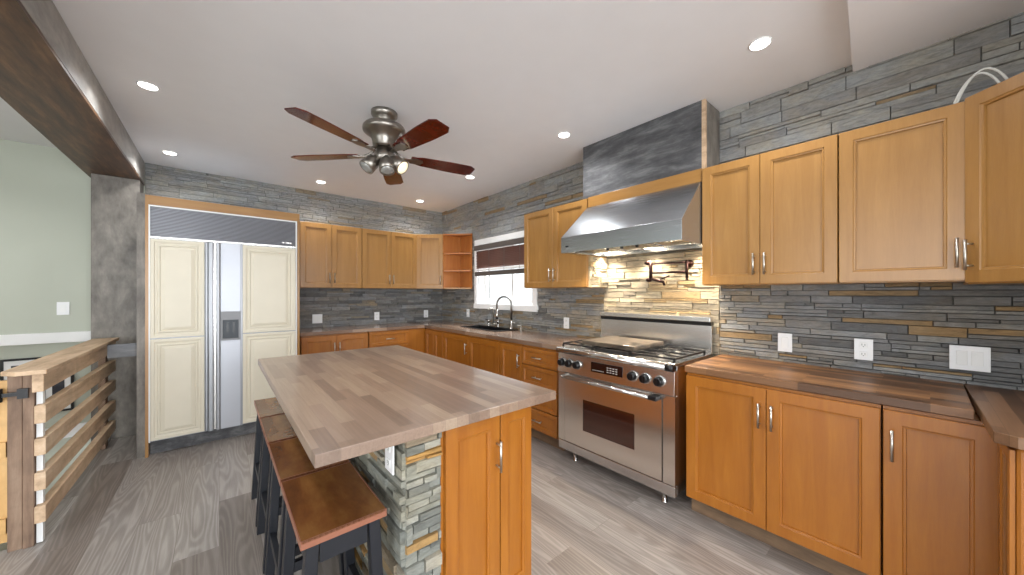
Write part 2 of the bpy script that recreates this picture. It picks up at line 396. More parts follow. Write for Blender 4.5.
m = MB(); ledgestone(m, FB, -.575, XR, .90, H, rnd=random.Random(5), hmin=.02, hmax=.055, lmin=.08, lmax=.4, tonef=lambda a, b, t: (.4+t*.25 if b > 1.5 else .04+t*.42) if t < .96 else .84)
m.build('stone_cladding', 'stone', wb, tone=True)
m = MB(); m.box(-.575, XR, YB-.004, YB, 0, H); m.build('backing', 'grout', wb)
# walls of the room behind the camera, with its openings for daylight
m = MB(); m.box(1.9, 3.0, -.95, -.75, 0, 2.64); struct(m.build('wall_near', 'white'))
m = MB(); m.box(2.81, 3.0, -4.1, -.95, 0, 2.64); struct(m.build('wall_east', 'white'))
m = MB(); m.box(FX0, -3.0, -4.2, -4.0, 0, 2.64).box(1.8, 3.0, -4.2, -4.0, 0, 2.64).box(-3.0, 1.8, -4.2, -4.0, 2.35, 2.64)
struct(m.build('wall_front', 'white'))
m = MB()
for x in (-3.0, -1.42, .16, 1.74): m.box(x, x+.06, -4.12, -4.05, 0, 2.35)
m.box(-3.0, 1.8, -4.12, -4.05, 2.29, 2.35).box(-3.0, 1.8, -4.12, -4.05, 0, .06); struct(m.build('window_2', 'white'))
m = MB(); m.box(FX0-.1, FX0, -4.2, -2.2, 0, 2.64).box(FX0-.1, FX0, 1.6, 5.3, -1.7, H).box(FX0-.1, FX0, -2.2, 1.6, 2.4, 2.64).box(FX0-.1, FX0, -2.2, 1.6, -.1, .5)
struct(m.build('wall_left', 'green'))
m = MB(); m.box(-2.5, -2.3, 3.14, YB, -1.7, H); struct(m.build('wall_stair', 'green'))
# ledge, skirt and stairs in the stairwell
m = MB(); m.box(-2.3, -.89, YB-.035, YB, .908, 1.003); struct(m.build('trim_2', 'white', bevel=.004))
m = MB()
for k in range(7): m.box(-2.28, -.84, 3.16+.27*k, 3.16+.27*(k+1), -1.6, -.17*(k+1))
st = struct(m.build('trim_3', 'pine'))
m = MB(); m.extr([(-.84, 3.16, -.12), (-.84, 5.06, -1.35), (-.84, 5.06, -1.1), (-.84, 3.3, .0)], (.018, 0, 0)); struct(m.build('trim_4', 'white'))
m = MB(); m.box(-.85, -.775, 4.75, YB, 0, .04); m.box(-2.28, -.95, YB-.02, YB-.001, .03, .14)
struct(m.build('baseboard_back', 'white'))

# timber beam and column between kitchen and stair
m = MB(); m.box(-.93, -.578, -4.0, YB, 2.452, 2.47); t1 = thing('ceiling_beam', (-.75, 0, 2.45), 'long boxed wooden ceiling beam with dark brown underside above the stair railing', 'beam')
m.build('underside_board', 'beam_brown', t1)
m = MB(); m.box(-.596, -.576, -4.0, YB-.03, 2.47, 2.637).box(-.596, -.576, .03, YB-.03, 2.637, 2.682); m.build('side_board', 'rustic_beam', t1)
m = MB(); m.box(-.93, -.91, -4.0, YB-.03, 2.47, 2.637).box(-.93, -.91, .03, YB-.03, 2.637, 2.682); m.build('side_board', 'rustic_beam', t1)
m = MB(); m.box(-.89, -.585, 4.87, YB-.002, 0, 2.451); tag(m.build('board_column', 'rustic_grey', bevel=.004, loc=(-.73, 4.97, 0)), 'wide weathered grey board column under the beam end, beside the refrigerator', 'column')
# end wall beside fridge
m = MB(); m.box(-.518, -.47, 4.165, YB-.03, 0, 2.19)
rr = random.Random(2); z = 0
tag(m.build('side_panel', 'rustic_grey', loc=(-.49, 4.6, 0)), 'narrow rough grey timber panel against the left side of the refrigerator surround', 'panel')

# ================================================================= CABINETS
def shaker(name, parent, F, a0, a1, b0, b1, mat, rail=.055, t0=0.0, th=.021, rec=.014):
    """frame-and-panel front; F frame on the carcass face"""
    O, u, v, n = F; q = lambda a, b, c: O+u*a+v*b+n*c
    m = MB(); g = .0015; a0 += g; a1 -= g; b0 += g; b1 -= g
    rings = [[(a0, b0, a1, b1), t0], [(a0, b0, a1, b1), t0+th-.002], [(a0+.002, b0+.002, a1-.002, b1-.002), t0+th],
             [(a0+rail, b0+rail, a1-rail, b1-rail), t0+th], [(a0+rail+.003, b0+rail+.003, a1-rail-.003, b1-rail-.003), t0+th-.004],
             [(a0+rail+.010, b0+rail+.010, a1-rail-.010, b1-rail-.010), t0+th-.005], [(a0+rail+.012, b0+rail+.012, a1-rail-.012, b1-rail-.012), t0+th-rec]]
    vs = []
    for (r, c) in rings: vs += [q(r[0], r[1], c), q(r[2], r[1], c), q(r[2], r[3], c), q(r[0], r[3], c)]
    fs = [(3, 2, 1, 0)]
    for i in range(len(rings)-1):
        for k in range(4): fs.append((i*4+k, i*4+(k+1) % 4, (i+1)*4+(k+1) % 4, (i+1)*4+k))
    e = (len(rings)-1)*4; fs.append((e, e+1, e+2, e+3))
    m.raw(vs, fs); return m.build(name, mat, parent)
def bar_handle(parent, F, a, b, L=.13, t0=.021, horiz=False, r=.0055, label=None):
    O, u, v, n = F; d = u if horiz else v; c = O+u*a+v*b+n*t0
    m = MB(); m.tube([c-d*L/2+n*.03, c+d*L/2+n*.03], r, 8)
    for s in (-1, 1): m.tube([c+d*s*(L/2-.018)+n*.0005, c+d*s*(L/2-.018)+n*.03], .0045, 8)
    return m.build('handle', 'nickel', parent)

def upper(name_label, O, n, widths, depth=.31, z0=1.412, z1=2.205, handles=(), mat='maple', name='wall_cabinet', left_side=None):
    """O: left end of front carcass face (facing it)"""
    F = frame((O[0], O[1], 0), n); W = sum(widths)
    c = F[0]+F[1]*W/2
    t = thing(name, (c.x, c.y, z0), name_label, 'cabinet', 'maple wall cabinets')
    m = MB(); m.obox(F, 0, W, z0, z1, -depth, 0); m.build('body', mat, t, bevel=.002)
    a = 0
    for w_, hs in zip(widths, handles):
        d = shaker('door', t, F, a, a+w_, z0+.004, z1-.004, mat, rail=.052)
        if hs: bar_handle(d, F, a+w_-.028 if hs == 'r' else a+.028, z0+.125)
        a += w_
    return t
# back wall uppers (carcass face at y 4.80)
yf = 4.80; BZ = dict(z0=1.425, z1=2.222)
upper('two-door maple wall cabinet on the back wall, directly right of the refrigerator', (.735, yf), (0, -1, 0), (.345, .36), YB-yf-.03, **BZ, handles=('r', 'l'))
upper('two-door maple wall cabinet on the back wall, between the refrigerator-side cabinet and the corner cabinet', (1.445, yf), (0, -1, 0), (.385, .385), YB-yf-.03, **BZ, handles=('r', 'l'))
# diagonal corner cabinet
cx = XR-.024; cy = YB-.024
def diag_cab(label, poly, p0, p1, z0, z1, hside, mat='maple'):
    c = (V((*p0, 0))+V((*p1, 0)))/2
    t = thing('corner_wall_cabinet', (c.x, c.y, z0), label, 'cabinet', 'maple wall cabinets')
    m = MB(); m.prism(poly, z0, z1); m.build('body', mat, t)
    d = V((p1[0]-p0[0], p1[1]-p0[1], 0)); L = d.length; n = V((d.y, -d.x, 0)).normalized()
    F = frame((*p0, 0), n)
    if F[1].dot(d) < 0: n = -n; F = frame((*p0, 0), n)
    dr = shaker('door', t, F, .004, L-.004, z0+.004, z1-.004, mat, rail=.052)
    if hside: bar_handle(dr, F, L-.035 if hside == 'r' else .035, z0+.125)
    return t
diag_cab('single-door maple cabinet set diagonally across the far corner', [(2.22, cy), (2.22, 4.80), (2.505, 4.515), (cx, 4.515), (cx, cy)], (2.22, 4.80), (2.505, 4.515), 1.425, 2.222, 'r')
# open corner shelf next to the window
t = thing('open_shelf_unit', (2.65, 4.35, 1.41), 'open maple end shelf with two boards, between corner cabinet and window', 'shelf')
ply = [(2.492, 4.510), (2.492, 4.46), (2.76, 4.185), (cx, 4.185), (cx, 4.510)]
for nm, z0, z1 in (('bottom_board', 1.42, 1.44), ('shelf_board', 1.675, 1.692), ('shelf_board', 1.925, 1.942), ('top_board', 2.198, 2.218)):
    m = MB(); m.prism(ply, z0, z1); m.build(nm, 'maple_in' if nm != 'bottom_board' else 'maple', t)
m = MB(); m.box(2.492, cx-.012, 4.495, 4.511, 1.44, 2.198); m.build('side_panel', 'maple_in', t)
m = MB(); m.box(cx-.012, cx, 4.185, 4.511, 1.44, 2.198); m.build('back_panel', 'maple_in', t)
# right wall uppers (carcass face at x 2.51); u = -y
xf = 2.51; dpt = cx-xf
uc = upper('two-door maple wall cabinet between the window and the steel hood', (xf, 2.75), (-1, 0, 0), (.42, .41), dpt, handles=('r', 'l'))
m = MB(); ledgestone(m, frame((0, 1.9195, 0), (0, -1, 0)), 2.512, 2.784, 1.414, 1.69, rnd=random.Random(9), hmin=.03, hmax=.06, lmin=.08, lmax=.2); m.build('stone_side', 'stone_warm', uc, tone=True)
upper('two-door maple wall cabinet immediately right of the steel hood', (xf, .962), (-1, 0, 0), (.328, .345), dpt, handles=('r', 'l'))
upper('wide single-door maple wall cabinet above the four-hole outlet and beside the diagonal cabinet', (xf, .286), (-1, 0, 0), (.410,), dpt, handles=('r',))
diag_cab('maple diagonal corner cabinet at the right edge of the photo, below the white cables', [(2.505, -.128), (2.22, -.413), (2.22, -.74), (cx, -.74), (cx, -.128)], (2.505, -.128), (2.22, -.413), 1.40, 2.215, 'l')
# valance board in front above hood
m = MB(); m.box(2.50, 2.525, .965, 1.915, 2.118, 2.208); tag(m.build('valance_board', 'maple_y', bevel=.002, loc=(2.51, 1.44, 2.12)), 'horizontal maple board bridging the cabinets above the steel hood', 'board')
# boxed duct cover
t = thing('duct_cover', (2.66, 1.47, 2.21), 'dark weathered grey box covering the duct above the hood, up to the ceiling', 'duct cover')
m = MB(); m.box(2.52, 2.535, .975, 1.985, 2.21, 2.68); m.build('front_board', 'rustic_dark', t)
m = MB(); m.box(2.52, 2.545, .952, .975, 2.21, 2.68); m.build('corner_strip', 'barn', t)
m = MB(); m.box(2.545, XR-.03, .954, .97, 2.21, 2.68); m.build('side_board', 'rustic_grey', t)
m = MB(); m.box(2.535, XR-.03, 1.97, 1.985, 2.21, 2.68); m.build('side_board', 'rustic_dark', t)

def base_body(t, F, W, depth, z1=.872, kick=.11, mat='maple_base', kick_in=.06):
    m = MB()
    if t.get('open'):
        m.obox(F, 0, .018, kick, z1, -depth, 0).obox(F, W-.018, W, kick, z1, -depth, 0).obox(F, .018, W-.018, kick, kick+.018, -depth, 0).obox(F, .018, W-.018, kick+.018, z1, -.018, 0)
    else: m.obox(F, 0, W, kick, z1, -depth, 0)
    m.build('body', mat, t)
    m = MB(); m.obox(F, 0, W, 0, kick-.001, -depth, -kick_in); m.build('toe_kick', 'kick', t)
def base(label, O, n, fronts, depth=.58, z1=.872, mat='maple_base', name='base_cabinet'):
    """fronts: list of (width, kind, handle side)"""
    F = frame((O[0], O[1], 0), n); W = sum(f[0] for f in fronts); c = F[0]+F[1]*W/2
    t = thing(name, (c.x, c.y, 0), label, 'cabinet', 'maple base cabinets')
    if name == 'sink_cabinet': t['open'] = 1
    base_body(t, F, W, depth, z1, mat=mat)
    if 'open' in t: del t['open']
    a = 0
    for w_, kind, hs in fronts:
        if kind == 'door':
            d = shaker('door', t, F, a, a+w_, .115, z1-.012, mat, rail=.055)
            if hs: bar_handle(d, F, a+w_-.028 if hs == 'r' else a+.028, z1-.155, .13)
        elif kind == 'drawers':
            hh = hs; top = z1-.012
            for h_ in hh:
                d = shaker('drawer', t, F, a+.002, a+w_-.002, top-h_+.004, top-.002, mat, rail=.03)
                bar_handle(d, F, a+w_/2, top-h_/2, .11, horiz=True); top -= h_
        a += w_
    return t
zt = .872
# back run, face y = 4.50
base('two-door maple base cabinet on the back wall, next to the refrigerator', (.70, 4.50), (0, -1, 0), [(.365, 'door', 'r'), (.36, 'door', 'l')])
base('maple drawer cabinet in the back run, seen over the island', (1.437, 4.50), (0, -1, 0), [(.52, 'drawers', (.18, .29, .29))], name='drawer_cabinet')
t = base('plain maple corner base cabinet where the two counters meet', (1.96, 4.50), (0, -1, 0), [(.25, 'none', None)])
# right run, face x = 2.21
xb = 2.21
base('narrow two-panel maple base cabinet beside the inner corner of the counter', (xb, 4.47), (-1, 0, 0), [(.25, 'door', None), (.25, 'door', None)], XR-xb-.03)
base('two-door maple sink cabinet under the black sink', (xb, 3.965), (-1, 0, 0), [(.59, 'door', 'r'), (.58, 'door', None)], XR-xb-.03, name='sink_cabinet')
base('slim single-door maple base cabinet between sink cabinet and drawers', (xb, 2.79), (-1, 0, 0), [(.335, 'door', 'r')], XR-xb-.03)
base('four-drawer maple cabinet immediately left of the range', (xb, 2.45), (-1, 0, 0), [(.45, 'drawers', (.165, .19, .195, .19))], XR-xb-.03, name='drawer_cabinet')
base('two-door maple base cabinet immediately right of the range', (xb, .938), (-1, 0, 0), [(.408, 'door', 'r'), (.412, 'door', 'l')], XR-xb-.03)
base('single-door maple base cabinet below the double light switch', (xb, .112), (-1, 0, 0), [(.296, 'door', 'l')], XR-xb-.03)
t = thing('base_cabinet', (2.3, -.45, 0), 'maple end cabinet under the short counter at the right edge of the photo', 'cabinet', 'maple base cabinets')
m = MB(); m.box(1.93, 2.785, -.745, -.19, .11, .868); m.build('body', 'maple_base', t, bevel=.01)
m = MB(); m.box(2.0, 2.76, -.745, -.25, 0, .109); m.build('toe_kick', 'kick', t)
shaker('door', t, frame((2.18, -.19, 0), (0, 1, 0)), 0, .245, .115, .86, 'maple_base', rail=.045, th=.012)

# ---------------------------------------------------------------- worktops
def top_mesh(poly, z0=.878, z1=.916):
    m = MB(); m.prism(poly, z0, z1); return m
CF = 2.188; CB = 4.478
t = thing('butcher_block_counter', (2.5, 4.7, .878), 'L-shaped butcher block counter carrying the black sink, along window and back wall', 'counter')
SK = (2.44, 2.74, 3.17, 3.91)     # sink cut-out
m = MB(); m.prism([(.69, CB), (CF, CB), (2.80, 5.09), (.69, 5.09)], .878, .916); m.build('back_slab', 'walnut_lx', t)
m = MB()
m.prism([(CF, CB), (CF, SK[3]), (2.80, SK[3]), (2.80, 5.09)], .878, .916)
m.prism([(CF, SK[3]), (CF, SK[2]), (SK[0], SK[2]), (SK[0], SK[3])], .878, .916)
m.prism([(SK[1], SK[3]), (SK[1], SK[2]), (2.80, SK[2]), (2.80, SK[3])], .878, .916)
m.prism([(CF, SK[2]), (CF, 1.985), (2.80, 1.985), (2.80, SK[2])], .878, .916); m.build('side_slab', 'walnut_ly', t)
tag(top_mesh([(CF, .945), (CF, -.127), (2.80, -.127), (2.80, .945)]).build('butcher_block_counter', 'walnut_y', bevel=.003, loc=(2.5, .4, .878)), 'brown butcher block counter immediately right of the range', 'counter')
tag(top_mesh([(2.80, -.130), (1.911, -.147), (1.884, -.190), (1.884, -.745), (2.80, -.745)]).build('butcher_block_counter', 'walnut_x', bevel=.003, loc=(2.4, -.4, .878)), 'short butcher block counter at the right edge, meeting the range-side counter at a seam', 'counter')

# ================================================================= SINK + FAUCET
t = thing('kitchen_sink', (2.59, 3.55, .75), 'black drop-in sink under the window', 'sink')
m = MB(); x0, x1, y0, y1 = 2.425, 2.755, 3.155, 3.93; bx0, bx1, by0, by1 = 2.455, 2.70, 3.19, 3.89; zb = .72; zr = .924
rings = [[(x0, y0, x1, y1), .9165], [(x0, y0, x1, y1), zr], [(bx0, by0, bx1, by1), zr], [(bx0+.01, by0+.01, bx1-.01, by1-.01), zb]]
vs = []
for (r, c) in rings: vs += [(r[0], r[1], c), (r[2], r[1], c), (r[2], r[3], c), (r[0], r[3], c)]
m.raw(vs, [(i*4+k, i*4+(k+1) % 4, (i+1)*4+(k+1) % 4, (i+1)*4+k) for i in range(3) for k in range(4)]+[(12, 13, 14, 15)])
m.build('basin', 'black', t)
m = MB(); m.lathe((2.58, 3.55, zb), (0, 0, 1), [(.04, .001), (.04, .006), (.02, .004)], 20); m.build('drain', 'chrome', t)
t = thing('kitchen_faucet', (2.73, 3.30, .924), 'tall steel gooseneck faucet standing behind the black sink', 'faucet')
bx, by = 2.722, 3.235
m = MB(); m.lathe((bx, by, .9245), (0, 0, 1), [(.028, 0), (.028, .008), (.02, .014), (.017, .09), (.014, .11)], 20); m.build('base', 'chrome', t)
d = V((-.45, .9, 0)).normalized(); P0 = V((bx, by, 1.03)); Rr = .098
pts = [P0, P0+V((0, 0, .19))]
for k in range(1, 13):
    a = math.pi*k/12; pts.append(P0+V((0, 0, .19))+d*Rr*(1-math.cos(a))+V((0, 0, Rr*math.sin(a))))
pts.append(pts[-1]-V((0, 0, .06)))
m = MB(); m.tube(pts, .012, 12); m.build('spout', 'faucet_steel', t)
m = MB(); e = pts[-1]; m.tube([e, e-V((0, 0, .07)), e-V((0, 0, .12))], [.011, .013, .017], 12); m.build('spray_head', 'chrome', t)
m = MB(); m.tube([(bx, by, .99), (bx+.01, by-.055, 1.0)], .006, 8); m.build('lever', 'chrome', t)
t = thing('bridge_faucet', (2.722, 3.60, .924), 'low bridge faucet with two lever handles behind the black sink', 'faucet')
for nm, yy in (('valve', 3.50), ('valve', 3.70)):
    m = MB(); m.lathe((2.722, yy, .9245), (0, 0, 1), [(.022, 0), (.022, .01), (.014, .02), (.014, .06), (.02, .065), (.02, .08), (.008, .085)], 16); v_ = m.build(nm, 'chrome', t)
    m = MB(); m.tube([(2.722, yy, 1.005), (2.705, yy+(.05 if yy > 3.6 else -.05), 1.012)], .006, 8); m.build('lever', 'bronze', v_)
m = MB(); m.tube([(2.722, 3.514, .965), (2.722, 3.686, .965)], .008, 8); m.tube([(2.722, 3.6, .965), (2.722, 3.6, 1.14), (2.70, 3.6, 1.165), (2.66, 3.6, 1.165), (2.645, 3.6, 1.14)], .008, 10); m.build('spout', 'nickel', t)
t = thing('soap_dispenser', (2.745, 3.10, .916), 'small steel soap pump on the counter, right of the sink', 'dispenser')
m = MB(); m.lathe((2.745, 3.08, .9165), (0, 0, 1), [(.022, 0), (.022, .008), (.012, .014), (.010, .04)], 16); m.build('base', 'nickel', t)
m = MB(); m.tube([(2.745, 3.08, .955), (2.745, 3.08, .972), (2.70, 3.10, .978)], .006, 8); m.build('pump_spout', 'nickel', t)

# ================================================================= WINDOW
wn = MB(); e = XR
wy0, wy1, wz0, wz1 = WY0-.075, WY1+.065, WZ0-.07, WZ1+.07
wn.box(e-.03, e-.002, wy0, WY0, wz0, wz1).box(e-.03, e-.002, WY1, wy1, wz0, wz1).box(e-.03, e-.002, WY0, WY1, WZ1, wz1).box(e-.04, e-.002, wy0-.01, wy1+.005, wz0, WZ0)
w1 = struct(wn.build('window_1', 'white', bevel=.003))
m = MB()      # jamb lining
m.box(e, e+.12, WY0, WY0+.015, WZ0, WZ1).box(e, e+.12, WY1-.015, WY1, WZ0, WZ1).box(e, e+.12, WY0+.015, WY1-.015, WZ0, WZ0+.015).box(e, e+.12, WY0+.015, WY1-.015, WZ1-.015, WZ1)
m.build('window_jamb', 'white', w1)
for (ya, yb, xx) in ((WY0+.02, 3.41, e+.06), (3.39, WY1-.02, e+.09)):
    m = MB(); k = .045
    m.box(xx, xx+.03, ya, ya+k, WZ0+.02, WZ1-.02).box(xx, xx+.03, yb-k, yb, WZ0+.02, WZ1-.02).box(xx, xx+.03, ya+k, yb-k, WZ0+.02, WZ0+.02+k).box(xx, xx+.03, ya+k, yb-k, WZ1-.02-k, WZ1-.02)
    sf = m.build('window_sash', 'white', w1)
    m = MB(); m.box(xx+.012, xx+.016, ya+k, yb-k, WZ0+.02+k, WZ1-.02-k); m.build('pane', 'glass', sf)
# neighbouring white house wall outside
m = MB(); m.box(5.2, 5.4, .5, 7.5, -1, 4.5); tag(m.build('neighbouring_wall', 'snow'), 'bright white wall of the house next door seen through the sink window', 'wall', kind='structure')
# blind
t = thing('window_blind', (2.76, 3.5, 2.0), 'half-raised dark brown slatted blind with grey rails in the sink window', 'blind')
m = MB(); m.box(2.735, 2.779, 2.94, 4.075, 1.955, 2.02); m.build('valance', 'blind_grey', t, bevel=.004)
m = MB()
for k in range(11):
    z = 1.93-.0222*k
    m.hexa([(2.745, 2.96, z+.008), (2.767, 2.96, z-.011), (2.767, 4.03, z-.011), (2.745, 4.03, z+.008), (2.746, 2.96, z+.0105), (2.768, 2.96, z-.0085), (2.768, 4.03, z-.0085), (2.746, 4.03, z+.0105)])
m.build('slats', 'blind', t)
for k, yy in enumerate((3.1, 3.4, 3.72, 3.97)):
    m = MB(); m.tube([(2.738, yy, 1.96), (2.738, yy, 1.63)], .0025, 6); m.build('cord', 'blind_grey', t)
m = MB(); m.box(2.738, 2.774, 2.96, 4.03, 1.665, 1.69); m.build('slat_stack', 'white', t)
m = MB(); m.box(2.735, 2.776, 2.96, 4.05, 1.598, 1.655); m.build('bottom_rail', 'blind_grey', t, bevel=.003)

# ================================================================= HOOD
t = thing('range_hood', (2.5, 1.44, 1.69), 'large sloped stainless steel hood above the range', 'hood')
hy0, hy1 = .967, 1.965
prof = [(2.20, 1.695), (2.20, 1.825), (2.485, 2.115), (XR-.03, 2.115), (XR-.03, 1.695)]
m = MB(); ys = (hy0, hy1)
n = len(prof)
vs = [(x, ys[0], z) for x, z in prof]+[(x, ys[1] if x < 2.3 else 1.915, z) for x, z in prof]
m.raw(vs, [(0, 1, 2, 3, 4), (9, 8, 7, 6, 5)]+[(i, (i+1) % n, n+(i+1) % n, n+i) for i in range(n-1)])
# recessed underside
a = .03
m.raw([(2.20, hy0, 1.695), (XR-.03, hy0, 1.695), (XR-.03, 1.915, 1.695), (2.20, hy1, 1.695), (2.20+a, hy0+a, 1.70), (XR-.06, hy0+a, 1.70), (XR-.06, 1.885, 1.70), (2.20+a, hy1-a, 1.70),
       (2.20+a, hy0+a, 1.74), (XR-.06, hy0+a, 1.74), (XR-.06, 1.885, 1.74), (2.20+a, hy1-a, 1.74)],
      [(0, 1, 5, 4), (1, 2, 6, 5), (2, 3, 7, 6), (3, 0, 4, 7), (4, 5, 9, 8), (5, 6, 10, 9), (6, 7, 11, 10), (7, 4, 8, 11), (8, 9, 10, 11)])
m.build('canopy', 'steel_hood', t, bevel=.002)
for yy in (1.12, 1.45, 1.78):
    m = MB(); m.box(2.36, 2.62, yy-.145, yy+.145, 1.722, 1.738)
    f_ = m.build('baffle_filter', 'steel_y', t, bevel=.004)
    m = MB()
    for k in range(9): m.box(2.38, 2.60, yy-.13+k*.03, yy-.12+k*.03, 1.716, 1.722)
    m.build('baffle_slats', 'nickel', f_)
lamps = [(2.30, 1.15), (2.30, 1.72), (2.68, 1.04), (2.68, 1.84), (2.68, 1.45)]
for (x, y) in lamps:
    m = MB(); m.lathe((x, y, 1.739), (0, 0, -1), [(.034, 0), (.034, .012), (.026, .014)], 18); m.build('hood_lamp', 'hood_lamp', t)
    l = bpy.data.lights.new('hood_lamp_light', 'SPOT'); l.energy = 32; l.color = (1, .86, .68); l.spot_size = R(125); l.spot_blend = .7; l.shadow_soft_size = .03
    lo = bpy.data.objects.new('hood_lamp_light', l); col.objects.link(lo); lo.location = (x, y, 1.718)
m = MB(); m.box(2.197, 2.20, 1.885, 1.915, 1.74, 1.752); m.build('maker_badge', 'dark_metal', t)
for k in range(3):
    m = MB(); m.lathe((2.25, 1.30+.12*k, 1.70), (0, 0, -1), [(.012, 0), (.011, .014), (.006, .016)], 12); m.build('control_knob', 'dark_metal', t)

# pot filler
t = thing('pot_filler', (2.78, 1.17, 1.5), 'dark bronze folding pot filler tap on the stone wall below the hood', 'tap')
m = MB(); m.lathe((2.79, 1.165, 1.59), (-1, 0, 0), [(.03, 0), (.03, .008), (.012, .012), (.012, .06)], 16); m.tube([(2.735, 1.165, 1.615), (2.735, 1.165, 1.46)], .010, 10); m.build('wall_mount', 'bronze', t)
m = MB(); m.tube([(2.735, 1.165, 1.598), (2.72, 1.44, 1.60)], .008, 10); m.build('upper_arm', 'bronze', t)
m = MB(); m.tube([(2.735, 1.165, 1.525), (2.72, 1.44, 1.525)], .008, 10); m.build('lower_arm', 'bronze', t)
m = MB(); m.tube([(2.715, 1.445, 1.63), (2.715, 1.445, 1.46)], .014, 12); m.lathe((2.715, 1.445, 1.61), (0, 1, 0), [(.017, 0), (.02, .03), (.012, .05)], 14); m.lathe((2.715, 1.445, 1.47), (0, 1, 0), [(.016, 0), (.019, .025), (.01, .04)], 14)
m.build('elbow_valve', 'bronze', t)
m = MB(); m.tube([(2.715, 1.44, 1.475), (2.70, 1.37, 1.46), (2.695, 1.33, 1.45), (2.695, 1.32, 1.42)], [.012, .012, .012, .009], 10); m.build('spout', 'bronze', t)
m = MB(); m.tube([(2.70, 1.36, 1.47), (2.69, 1.28, 1.495)], .006, 8); m.build('lever', 'bronze', t)

# ================================================================= RANGE
rx, ry0, ry1 = 2.15, .987, 1.947
t = thing('gas_range', (2.45, 1.465, 0), 'wide stainless steel gas range with six black knobs under the hood', 'stove')
m = MB(); m.box(rx+.03, 2.77, ry0, ry1, .10, .905); m.build('body', 'steel', t, bevel=.003)
m = MB(); m.box(rx+.0, rx+.029, ry0, ry1, .09, .158); m.build('kick_panel', 'steel_y', t, bevel=.003)
for (x, y) in ((rx+.07, ry0+.10), (rx+.07, ry1-.12), (2.70, ry0+.1), (2.70, ry1-.12)):
    m = MB(); m.lathe((x, y, 0), (0, 0, 1), [(.019, 0), (.019, .008), (.016, .010), (.016, .099)], 14); m.build('leg', 'chrome', t)
FG = frame((rx, ry1, 0), (-1, 0, 0)); W = ry1-ry0
m = MB(); m.obox(FG, 0, .065, .163, .715, -.03, 0); m.build('side_trim', 'steel', t)
m = MB(); m.obox(FG, W-.075, W, .163, .715, -.03, 0); m.build('side_trim', 'steel', t)
m = MB(); a0, a1, b0, b1 = .072, W-.082, .168, .712; g0, g1, h0, h1 = .255, .69, .30, .54
O, u, v, n = FG; q = lambda a, b, c: O+u*a+v*b+n*c
for (A0, A1, B0, B1) in ((a0, a1, b0, h0), (a0, a1, h1, b1), (a0, g0, h0, h1), (g1, a1, h0, h1)): m.obox(FG, A0, A1, B0, B1, -.028, .006)
dr = m.build('oven_door', 'steel', t)
m = MB(); m.obox(FG, g0, g1, h0, h1, -.02, .0045); m.build('oven_window', 'oven_glass', dr)
m = MB(); m.tube([q(a0+.0, .694, .052), q(a1-.01, .694, .052)], .013, 14); hd = m.build('door_handle', 'chrome', dr)
for aa, bm_ in ((a0+.0, 'chrome'), (a1-.055, 'black')):
    m = MB(); m.obox(FG, aa-(.012 if bm_ == 'black' else 0), aa+(.05 if bm_ == 'black' else .02), .680, .708, .0065, .066); m.build('handle_bracket', bm_, hd, bevel=.007)
# control panel
m = MB(); m.hexa([q(0, .722, -.03), q(W, .722, -.03), q(W, .722, .012), q(0, .722, .012), q(0, .878, -.03), q(W, .878, -.03), q(W, .878, .002), q(0, .878, .002)])
cp = m.build('control_panel', 'steel', t, bevel=.002)
m = MB(); m.obox(FG, .335, .60, .772, .845, .0, .0115); ds = m.build('display', 'display', cp)
m = MB()
for k in range(4):
    for j in range(3): m.obox(FG, .475+k*.024, .489+k*.024, .786+j*.016, .792+j*.016, .0115, .0125)
for k in range(8): m.obox(FG, .350+k*.013, .357+k*.013, .784, .789, .0115, .0125)
m.build('legend_marks', 'legend', ds)
for a in (.050, .125, .205, .680, .770, .866):
    b = .800; c = q(a, b, .007)
    m = MB(); m.lathe(c, n, [(.037, 0), (.037, .004), (.033, .007)], 22); kb = m.build('knob_bezel', 'chrome', cp)
    m = MB(); m.lathe(c, n, [(.031, .0072), (.031, .012), (.027, .036), (.022, .040)], 22); m.obox((c, u, v, n), -.004, .004, -.02, .02, .036, .046); m.build('knob', 'black', kb)
# bullnose + cooktop
m = MB(); m.tube([q(-.0, .897, .012), q(W-.05, .897, .012)], .024, 16); m.build('bullnose', 'chrome', t)
m = MB(); m.tube([q(W-.05, .897, .012), q(W, .897, .012)], .0245, 16); m.build('bullnose_cap', 'black', t)
m = MB(); m.box(rx-.005, 2.77, ry0, ry1, .906, .922); m.build('cooktop', 'steel_y', t, bevel=.003)
def grate(y0, y1):
    m = MB(); x0, x1 = 2.19, 2.66; zg = .938; b = .006
    for y in (y0, y1): m.box(x0, x1, y-b, y+b, zg, zg+.012)
    for x in (x0, (x0+x1)/2, x1): m.box(x-b, x+b, y0, y1, zg, zg+.012)
    for cxx in ((x0*.75+x1*.25), (x0*.25+x1*.75)):
        ym = (y0+y1)/2; w_ = (y1-y0)/2; l_ = (x1-x0)/4
        for dx, dy in ((1, 0), (-1, 0), (0, 1), (0, -1)):
            p0 = V((cxx+dx*.03, ym+dy*.03, zg+.006)); p1 = V((cxx+dx*l_, ym+dy*w_, zg+.006)); m.tube([p0, p1], .006, 6)
    for x in (x0, x1):
        for y in (y0, y1): m.box(x-b, x+b, y-b, y+b, .9225, zg)
    g = m.build('grate', 'iron', t)
    for cxx in ((x0*.75+x1*.25), (x0*.25+x1*.75)):
        m = MB(); m.lathe((cxx, (y0+y1)/2, .9225), (0, 0, 1), [(.045, 0), (.045, .006), (.03, .008), (.03, .014)], 18); m.build('burner', 'nickel', t)
grate(1.01, 1.30); grate(1.64, 1.93)
